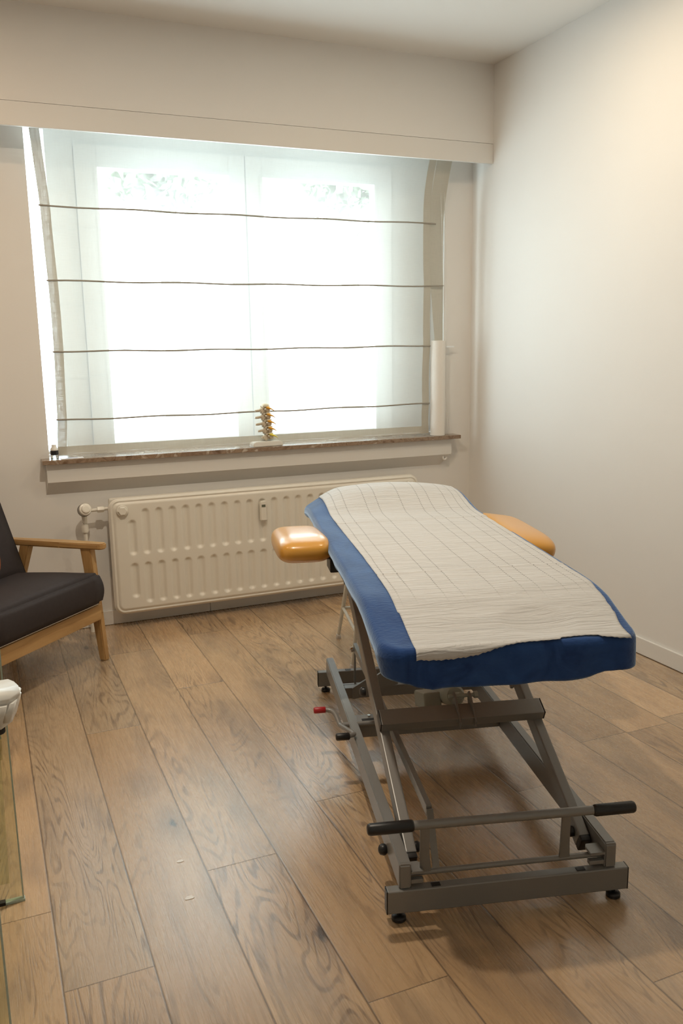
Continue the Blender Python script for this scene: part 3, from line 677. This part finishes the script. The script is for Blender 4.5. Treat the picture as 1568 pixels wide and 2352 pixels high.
# pushrod to the far castor mechanism
bm = NB(); bar(bm, (.128, .075, .262), (.128, 1.285, .277), .016, .030, .002); 
bar(bm, (.128, .070, .270), (.137, .030, .118), .006, .018, .001, side=Vector((0, 1, 0))); link('push_rod', bm, M[G], tb, 35)
bm = NB(); bar(bm, (.125, 1.275, .275), (.128, 1.30, .115), .007, .014, .001); bar(bm, (.066, 1.30, .112), (.586, 1.30, .112), .006, .014, .001, side=Vector((0, 0, 1))); link('castor_link', bm, M[G], tb, 35)
bm = NB(); lathe(bm, [(.008, 0), (.010, .003), (.010, .012), (.005, .016)], (.119, 1.265, .272), 12, (-1, 0, 0)); link('bolt', bm, M['chrome'], tb, 50)
for x in (.02, W-.02):
    bm = NB(); lathe(bm, [(.006, 0), (.026, .001), (.026, .018), (.006, .019)], (x+(.048 if x < .3 else -.067), 1.335, .027), 20, (1, 0, 0)); link('castor', bm, M['black'], tb, 50)
# loop handle on the right arm
bm = NB(); tube(bm, smooth_path([(.535, .60, .355), (.535, .72, .43), (.540, .74, .435), (.553, .745, .425), (.556, .74, .415)], .012), .006, 10); link('loop_handle', bm, M[G], tb, 60)
# top frame
bm = NB(); fr = []
for x0 in (.030, .6065): box(bm, x0, x0+.022, .16, 1.72, .655, .695, .003)
for y0 in (.16, .62, 1.15, 1.70): box(bm, .050, .608, y0, y0+.03, .660, .692, .003)
link('top_frame', bm, M[G], tb, 35)
for x0 in (.0285, .6285):
    for y in (.50, .86):
        bm = NB(); lathe(bm, [(.011, 0), (.013, .001), (.013, .002)], (x0, y, .67), 14, (-1 if x0 < .3 else 1, 0, 0)); link('hole_plug', bm, M['black'], tb, 40)
# upholstered cushion
def top_z(x, y):
    z = .775-.042*sstep(.36, -.02, y)
    bx_ = max(0, 1-((x-.37)/.40)**2)
    z += .070*sstep(1.42, 1.74, y)*bx_**.8*(1-.35*sstep(1.78, 1.95, y)) if y > 1.42 else 0
    z -= .040*sstep(1.5, 1.88, y)*sstep(.16, 0, x)
    d = math.hypot((x-.42)/.10, (y-.10)/.09); z -= .010*max(0, 1-d*d) if d < 1 else 0     # face hole under the sheet
    return z
XL, XR, YN, YF = .004, .672, .002, 1.885
def outline(nside=None):
    pts = []
    def corner(cx, cy, r, a0, n=12):
        for i in range(n+1): a = a0+PI/2*i/n; pts.append((cx+r*math.cos(a), cy+r*math.sin(a)))
    def line(p, q, n):
        for i in range(1, n): pts.append((p[0]+(q[0]-p[0])*i/n, p[1]+(q[1]-p[1])*i/n))
    rn, rf = .055, .09; xr = XR-.030
    corner(xr-rn, YN+rn, rn, -PI/2)
    line((xr, YN+rn), (XR-.006, .24), 12); pts.append((XR-.006, .24)); line((XR-.006, .24), (XR, .42), 8); pts.append((XR, .42)); line((XR, .42), (XR, YF-rf), 44)
    corner(XR-rf, YF-rf, rf, 0); line((XR-rf, YF), (XL+rf, YF), 24)
    corner(XL+rf, YF-rf, rf, PI/2); line((XL, YF-rf), (XL, YN+rn), 60)
    corner(XL+rn, YN+rn, rn, PI); line((XL+rn, YN), (xr-rn, YN), 30)
    return pts
OUT = outline(); CX, CY = .335, .94
bm = NB(); lo = []; hi = []
for x, y in OUT:
    dx = .97*(x-CX)+CX; dy = .985*(y-CY)+CY
    lo.append(bm.verts.new((dx, dy, .697))); hi.append(bm.verts.new((dx, dy, top_z(x, y)-.025)))
for i in range(len(OUT)): k2 = (i+1) % len(OUT); bm.faces.new((lo[i], lo[k2], hi[k2], hi[i]))
bm.faces.new(lo); bm.faces.new(hi[::-1])
link('mattress', bm, M['vinyl'], tb, 40)
# arm rests
for s_, xc, yc in ((-1, -.088, 1.22), (1, .730, 1.19)):
    ar = empty('arm_rest', (xc, yc, .724), 0); ar.parent = tb
    ar.rotation_euler = (-.10 if s_ < 0 else .0, .16*s_*(0 if s_ < 0 else 1), 0)
    bm = NB(); superq(bm, (0, 0, 0), (.200, .54, .104), .42, 44, 24); link('pad', bm, M['vinyl'], ar, 179)
    bm = NB(); box(bm, -.05*1, .05, -.12, .12, -.050, -.034, .003)
    tube(bm, [(0, -.05, -.045), (-s_*.110, -.07, -.046)], .010, 12); link('bracket', bm, M['black'], ar, 40)
    bm = NB(); cx_ = .024 if s_ < 0 else W-.024
    box(bm, cx_-.016, cx_+.016, yc-.14, yc-.04, .640, .690, .004); link('clamp', bm, M['black'], tb, 40)

# ------------------------------------------------------------------ blue sheet and paper

def perim_len(pts):
    L = [0]
    for a, b in zip(pts, pts[1:]): L.append(L[-1]+math.hypot(b[0]-a[0], b[1]-a[1]))
    return L
PL = perim_len(OUT)
def hem_drop(x, y):
    """how far the sheet hangs below the top edge at this border point"""
    if y < .06:            # near end
        d = .100
        d = d-.016*sstep(.50, .56, x) + .002*math.sin(x*30)
        d -= .022*sstep(.13, .02, x)
        return d
    if x < .2:             # left side
        return .066+.030*sstep(.40, .05, y)+.004*math.sin(y*7)+.003*math.sin(y*17)-.006*sstep(1.4, 1.8, y)
    return .080+.006*math.sin(y*8)
bm = NB(); NR = 34; g = []; r_ = .030
def wr(x, y, z): return noise.noise(Vector((x*7, y*5, z*9)))*.0035+noise.noise(Vector((x*22, y*14, 3)))*.0012
tvals = [max(.004, i/NR) for i in range(0, NR+1)]
for t in tvals:
    t2 = t
    ring = []
    for (x, y) in OUT:
        # shrink towards the long centre line so that faces stay square
        cyl = min(max(y, .30), YF-.30); px = CX+(x-CX)*t2; py = cyl+(y-cyl)*t2 if abs(x-XL) > 1e-6 and abs(x-XR) > 1e-6 else y*1.0
        cyl2 = min(max(y, YN+.30), YF-.30); py = cyl2+(y-cyl2)*t2
        z = top_z(px, py); ring.append(bm.verts.new((px, py, z+wr(px, py, 0)*.6)))
    g.append(ring)
# round over the edge, then skirt
for k in range(1, 7):
    a = PI/2*k/6; ring = []
    for i, (x, y) in enumerate(OUT):
        x0_, y0_ = OUT[i-1]; x1_, y1_ = OUT[(i+1) % len(OUT)]; tx, ty = x1_-x0_, y1_-y0_; L = math.hypot(tx, ty); nx_, ny_ = ty/L, -tx/L
        off = .014*math.sin(a); ring.append(bm.verts.new((x+nx_*off, y+ny_*off, top_z(x, y)-r_*(1-math.cos(a))*.9)))
    g.append(ring)
NS = 10
for k in range(1, NS+1):
    f = k/NS; ring = []
    for i, (x, y) in enumerate(OUT):
        x0_, y0_ = OUT[i-1]; x1_, y1_ = OUT[(i+1) % len(OUT)]; tx, ty = x1_-x0_, y1_-y0_; L = math.hypot(tx, ty); nx_, ny_ = ty/L, -tx/L
        s = PL[i]; hd_ = hem_drop(x, y)
        wave = (.004*math.sin(s*23)+.003*math.sin(s*51+1))*(0 if (x < .1 and y < .3) else 1) - (.010 if x < .06 and y < .12 else 0)
        corner = math.exp(-((x-XL)**2+(y-YN)**2)/.0035)
        off = .014+f*wave + (-.034*f*f if (x < .1 and y > .15) else 0) + 0*corner + (-.012*f if y > .1 and x > .3 else 0)
        if x < .1 and .05 < y <= .15: off += -.034*f*f*sstep(.05, .15, y)
        zt = top_z(x, y)-r_*.9
        ring.append(bm.verts.new((x+nx_*off, y+ny_*off, zt-(hd_-r_*.9)*f+(.004*math.sin(s*40)*f if y > .1 else 0))))
    g.append(ring)
n_ = len(OUT)
for a, b in zip(g, g[1:]):
    for i in range(n_): bm.faces.new((a[i], a[(i+1) % n_], b[(i+1) % n_], b[i]))
es_ = [bm.edges.get((g[0][i], g[0][(i+1) % n_])) for i in range(n_)]
bmesh.ops.triangle_fill(bm, use_beauty=True, edges=es_)
sheet = link('fitted_sheet', bm, M['blue'], None, 179)
sheet.location = TB_LOC; sheet.rotation_euler = (0, 0, TB_ROT)
md = sheet.modifiers.new('thickness', 'SOLIDIFY'); md.thickness = .002; md.offset = 1
tag(sheet, 'royal blue terry fitted sheet stretched over the treatment table', 'sheet')

# paper: follows the sheet, laid lengthwise, its torn end just over the near edge
bm = NB(); uvl = bm.loops.layers.uv.new('uv')
NU, NV = 90, 260; PX0, PX1 = .068, .668
ys_ = []
def pz(x, y):
    """surface incl. near and far edges"""
    if y < YN: d = YN-y; a = min(d/.022, PI/2); return Vector((x, YN-.016*math.sin(a)-.004, top_z(x, YN)-.022*(1-math.cos(a))-max(0, d-.0345)))
    if y > YF: d = y-YF; a = min(d/.03, PI/2); return Vector((x, YF+.016*math.sin(a)+.003, top_z(x, YF)-.03*(1-math.cos(a))-max(0, d-.047)))
    return Vector((x, y, top_z(x, y)))
g = []; uvs = {}
for j in range(NV+1):
    row = []
    for i in range(NU+1):
        u = i/NU
        end = .002-.036*sstep(.55, .25, u)-.012*sstep(.80, 1, u)-.004*math.sin(u*14)+.0014*((i*7 % 5)-2)*.5
        y = end+(1.905-end)*(j/NV); x = PX0+(PX1-.052*sstep(.26, .0, y)-PX0)*u
        sway = .008*math.sin(y*3.1)*1+(.004 if y < .2 else 0)
        x += sway*(1-u)
        xr_lim = XR+.010-.036*sstep(.42, .02, y)
        over = max(0, x-(XR-.006-.030*sstep(.42, .02, y)))
        p = pz(x, y); p.x -= over*.6; p.z -= over*1.1
        cre = noise.noise(Vector((x*3.2+y*1.5, y*17, 2)))*.0016+noise.noise(Vector((x*9, y*60, 5)))*.0007
        fold = 0
        for yf in (.515, 1.28): fold += .003*math.exp(-((y-yf-.03*x)/.006)**2)
        p += Vector((0, 0, .0056+cre+fold))
        if y < YN: p += Vector((0, -.004, 0))
        if u < .01: p.z -= .001
        v = bm.verts.new(p); uvs[v] = (x-PX0, y); row.append(v)
    g.append(row)
for a, b in zip(g, g[1:]):
    for i in range(NU):
        f = bm.faces.new((a[i], a[i+1], b[i+1], b[i]))
        for lp in f.loops: lp[uvl].uv = uvs[lp.vert]
pp = link('paper_cover', bm, M['paper'], None, 179); pp.location = TB_LOC; pp.rotation_euler = (0, 0, TB_ROT)
md = pp.modifiers.new('thickness', 'SOLIDIFY'); md.thickness = .0006; md.offset = 1
tag(pp, 'long strip of white creped paper laid over the blue sheet', 'paper')

# ------------------------------------------------------------------ stool
st = empty('stool', (-1.055, -1.0, 0), -.25, 'low stool with white steel legs behind the treatment table', 'stool')
def rot(v, a): return Vector((v[0]*math.cos(a)-v[1]*math.sin(a), v[0]*math.sin(a)+v[1]*math.cos(a), v[2]))
def stl(wx, wy, z): return rot((wx+1.055, wy+1.0, z), .25)
feet = [(-1.21, -.737), (-1.316, -1.152), (-.90, -1.258), (-.795, -.843)]
ctr_ = (-1.055, -1.0)
def legp(k, z):
    f = feet[k]; t = 1-.30*z/.46; return (ctr_[0]+(f[0]-ctr_[0])*t, ctr_[1]+(f[1]-ctr_[1])*t)
for k in range(4):
    bm = NB(); a = legp(k, 0); b = legp(k, .45); tube(bm, [stl(*a, .012), stl(*b, .45)], [.0085, .0125], 14); lg = link('leg', bm, M['creamtube'], st, 60)
    bm = NB(); lathe(bm, [(.013, 0), (.014, .004), (.013, .016), (.010, .022)], stl(*a, 0), 16); link('rubber_tip', bm, M['clearfoot'], lg, 50)
for k in range(4):
    bm = NB(); a = legp(k, .165); b = legp((k+1) % 4, .165); tube(bm, [stl(*a, .165), stl(*b, .165)], .0078, 12); link('rung', bm, M['creamtube'], st, 60)
bm = NB(); lathe(bm, [(.10, .448), (.175, .450), (.185, .458), (.185, .478), (.175, .490), (.08, .494)], (0, 0, 0), 40); link('seat', bm, M['brownseat'], st, 40)

# ------------------------------------------------------------------ armchair (local x forward, y toward the window)
f0, s0 = -1.276, -2.026
ch = empty('armchair', (.7071*(f0+s0), .7071*(s0-f0), 0), -PI/4, 'honey oak armchair with charcoal cushions beside the radiator', 'armchair')
WC = .74
def taper(bm, a, b, ax, ay, bx, by, bev=.004):
    a, b = Vector(a), Vector(b); vs = []
    for p, sx, sy in ((a, ax, ay), (b, bx, by)):
        for q in ((-1, -1), (1, -1), (1, 1), (-1, 1)): vs.append(bm.verts.new(p+Vector((q[0]*sx/2, q[1]*sy/2, 0))))
    fs = [bm.faces.new(vs[3::-1]), bm.faces.new(vs[4:])]+[bm.faces.new((vs[i], vs[(i+1) % 4], vs[4+(i+1) % 4], vs[4+i])) for i in range(4)]
    bmesh.ops.bevel(bm, geom=list({e for f in fs for e in f.edges}), offset=bev, segments=2, affect='EDGES')
for y in (0, -WC):
    bm = NB(); taper(bm, (.0, y, 0), (-.055, y, .548), .036, .032, .058, .040); link('front_leg', bm, M['woodz'], ch, 35)
    bm = NB(); taper(bm, (-.60, y, 0), (-.41, y, .545), .034, .032, .055, .040); link('rear_leg', bm, M['woodz'], ch, 35)
    bm = NB(); n0 = [(.030, -.026), (.044, -.014), (.046, .010), (.034, .026), (-.20, .030), (-.60, .028), (-.60, -.018), (-.20, -.026)]
    prism(bm, [(px, y+py) for px, py in n0], 0, .028, 'z', .005)
    for v in bm.verts: v.co.z += .545+(.0 if v.co.x > 0 else v.co.x*.03)
    link('armrest', bm, M['wood'], ch, 35)
    bm = NB(); bar(bm, (0, y, .262), (-.56, y, .225), .022, .060, .003, side=Vector((0, 1, 0))); link('side_rail', bm, M['wood'], ch, 35)
bm = NB(); box(bm, -.012, .014, -WC+.015, -.015, .208, .282, .004); link('front_rail', bm, M['woody'], ch, 35)
bm = NB(); box(bm, -.54, -.515, -WC+.015, -.015, .185, .25, .004); link('rear_rail', bm, M['woody'], ch, 35)
bm = NB(); box(bm, -.52, .012, -WC+.03, -.03, .284, .292, .002)
for v in bm.verts: v.co.z += v.co.x*.06
link('seat_platform', bm, M['trim'], ch, 35)
def sc(p): return Vector((p.x, p.y, p.z+p.x*.09))
bm = NB(); box(bm, -.53, .034, -WC+.022, -.020, .290, .438, 0)
bmesh.ops.subdivide_edges(bm, edges=bm.edges[:], cuts=9, use_grid_fill=True)
for v in bm.verts:
    ex = min(1, max(0, (abs((v.co.x+.25)/.28)-.86)/.14)); ey = min(1, max(0, (abs((v.co.y+WC/2)/(WC/2-.022))-.86)/.14)); tz = (v.co.z-.3575)/.0675
    v.co.z += .014*tz*(1-max(ex, ey)**2)*(1-(abs(v.co.x+.25)/.28)**4)*(1 if tz > 0 else 0)
    v.co.x += math.copysign(.012, v.co.x+.25)*(1-tz*tz)*(1 if ex > .9 else 0); v.co.y += math.copysign(.010, v.co.y+WC/2)*(1-tz*tz)*(1 if ey > .9 else 0)
be = [e for e in bm.edges if len(e.link_faces) == 2 and e.link_faces[0].normal.angle(e.link_faces[1].normal, 0) > 1.0]
bmesh.ops.bevel(bm, geom=be, offset=.016, segments=3, affect='EDGES')
for v in bm.verts: v.co = sc(v.co)
link('seat_cushion', bm, M['darkfab'], ch, 179)
bm = NB(); box(bm, -.06, .06, -WC/2+.025, WC/2-.025, -.30, .30, 0)
bmesh.ops.subdivide_edges(bm, edges=bm.edges[:], cuts=8, use_grid_fill=True)
for v in bm.verts:
    k = (1-(abs(v.co.y)/(WC/2-.025))**4)*(1-(abs(v.co.z)/.30)**4); v.co.x += math.copysign(.016, v.co.x)*k*(1 if abs(v.co.x) > .05 else 0)
be = [e for e in bm.edges if len(e.link_faces) == 2 and e.link_faces[0].normal.angle(e.link_faces[1].normal, 0) > 1.0]
bmesh.ops.bevel(bm, geom=be, offset=.016, segments=3, affect='EDGES')
bmesh.ops.rotate(bm, verts=bm.verts, cent=(0, 0, 0), matrix=Matrix.Rotation(-.34, 3, 'Y')); bmesh.ops.translate(bm, verts=bm.verts, vec=(-.545, -WC/2, .64)); link('back_cushion', bm, M['darkfab'], ch, 179)
bm = NB(); 
for y in (-.05, -WC+.05): bar(bm, (-.50, y, .24), (-.745, y, .90), .03, .025, .003, side=Vector((0, 1, 0)))
bar(bm, (-.745, -.05, .89), (-.745, -WC+.05, .89), .05, .025, .003, side=Vector((0, 0, 1))); link('back_frame', bm, M['woodz'], ch, 35)
# throw cushion
tcsh = empty('throw_cushion', (-2.915, -.57, .60), 0, 'rust orange velvet cushion leaning on the armchair back', 'cushion')
bm = NB()
def pil(p): 
    e = (abs(p.y)/.2)**2*(abs(p.z)/.2)**2; return Vector((p.x*(1-.2*e), p.y*(1+.05*e), p.z*(1+.05*e)))
superq(bm, (0, 0, 0), (.15, .36, .36), .6, 40, 24, pil)
bmesh.ops.rotate(bm, verts=bm.verts, cent=(0, 0, 0), matrix=Matrix.Rotation(-PI/4, 3, 'Z')@Matrix.Rotation(-.30, 3, 'Y')); link('cover', bm, M['orangefab'], tcsh, 179)
bm = NB(); bmesh.ops.create_icosphere(bm, subdivisions=3, radius=.018, matrix=Matrix.Translation((.112, -.02, -.155))); link('pompon', bm, M['pompon'], tcsh, 179)

# ------------------------------------------------------------------ glass side table with white box
gt = empty('glass_table', (-3.05, -2.62, 0), 0, 'green-tinted glass side table cut off by the left edge', 'table')
def gpanel(name, x0, x1, y0, y1, z0, z1, parent):
    bm = NB(); box(bm, x0+3.05, x1+3.05, y0+2.62, y1+2.62, z0, z1); o = link(name, bm, M['greenglass'], parent)
    return o
GX = -2.788
p1 = gpanel('side_panel', -3.35, GX-.004, -2.298, -2.288, .008, .741, gt)
p2 = gpanel('side_panel', -3.35, -2.835, -2.965, -2.955, .008, .741, gt)
for yy, pa, gx in ((-2.293, p1, GX), (-2.960, p2, -2.831)):
    bm = NB(); box(bm, gx-.004+3.05, gx+3.05, yy-.005+2.62, yy+.005+2.62, .008, .741); link('polished_edge', bm, M['glassedge'], pa)
bm = NB(); box(bm, -2.835+3.05, -2.786+3.05, -2.301+2.62, -2.285+2.62, 0, .0075, .001); link('clear_foot', bm, M['glassedge'], gt)
bm = NB(); box(bm, -3.35+3.05, -2.835+3.05, -2.301+2.62, -2.285+2.62, 0, .010, .001); link('dark_foot_strip', bm, M['black'], gt)
sh = gpanel('shelf', -3.35, -2.810, -2.955, -2.298, .472, .480, gt)
bm = NB(); box(bm, -3.35+3.05, -2.806+3.05, -2.300+2.62, -2.297+2.62, .472, .480); link('shelf_edge', bm, M['glassedge'], sh)
gpanel('table_top', -3.36, -2.80, -3.0, -2.28, .741, .750, gt)
wb = empty('white_tray', (-2.86, -2.86, .751), 0, 'white plastic tray corner on the glass table at the left edge', 'tray')
bm = NB(); prism(bm, [(-.30, -.07), (.088, -.07), (.100, -.03), (.110, .0), (.102, .03), (.088, .055), (-.30, .055)], .012, .070, 'z', .0)
bmesh.ops.bevel(bm, geom=bm.edges[:], offset=.011, segments=4, affect='EDGES')
for v in bm.verts:
    k = (.070-v.co.z)/.058; v.co.x -= .018*k*(1 if v.co.x > 0 else 0)
link('tray_body', bm, M['white'], wb, 179)
bm = NB(); lathe(bm, [(.012, 0), (.014, .002), (.014, .011)], (.055, -.045, 0), 16); link('rubber_foot', bm, M['black'], wb, 40)

# ------------------------------------------------------------------ trees outside the window
random.seed(5)
M['leaf'] = mat('pale_green_leaves', (.42, .46, .36), .7)
M['bark'] = mat('grey_bark', (.25, .21, .17), .9, bump=(30, .5, .02))
for (tx, ty, cz, rx, rz, lab) in ((-.1, 8.0, 4.75, 1.30, 1.75, 'leafy tree outside, faintly seen through the left pane'), (2.85, 8.3, 4.8, 1.35, 1.75, 'leafy tree outside, faintly seen through the right pane')):
    tr = empty('tree', (tx, ty, 0), 0, lab, 'tree')
    bm = NB()
    for i in range(5000):
        d = Vector((random.gauss(0, 1), random.gauss(0, 1), random.gauss(0, 1))).normalized(); r = random.random()**.45*(.82+.25*noise.noise(d*2.2+Vector((tx, 0, 0))))
        p = Vector((d.x*rx*r, d.y*rx*.7*r, cz+d.z*rz*r)); a = Vector((random.gauss(0, 1), random.gauss(0, 1), random.gauss(0, 1))).normalized(); b = a.orthogonal().normalized(); sz = random.uniform(.05, .10)
        bm.faces.new([bm.verts.new(p+a*sz*1.6), bm.verts.new(p+b*sz), bm.verts.new(p-a*sz*1.6), bm.verts.new(p-b*sz)])
    link('foliage', bm, M['leaf'], tr, recalc=False)
    bm = NB(); tube(bm, [(0, 0, -.5), (.05, 0, 1.5), (0, .05, 3.4), (.1, 0, cz)], [.20, .16, .13, .06], 12)
    for k in range(6): a = k*1.05; tube(bm, [(0, 0, 2.9+k*.2), (math.cos(a)*.8, math.sin(a)*.6, 3.9+k*.2), (math.cos(a)*1.5, math.sin(a)*1.0, 4.9+k*.2)], [.08, .05, .02], 8)
    link('trunk', bm, M['bark'], tr, 60)
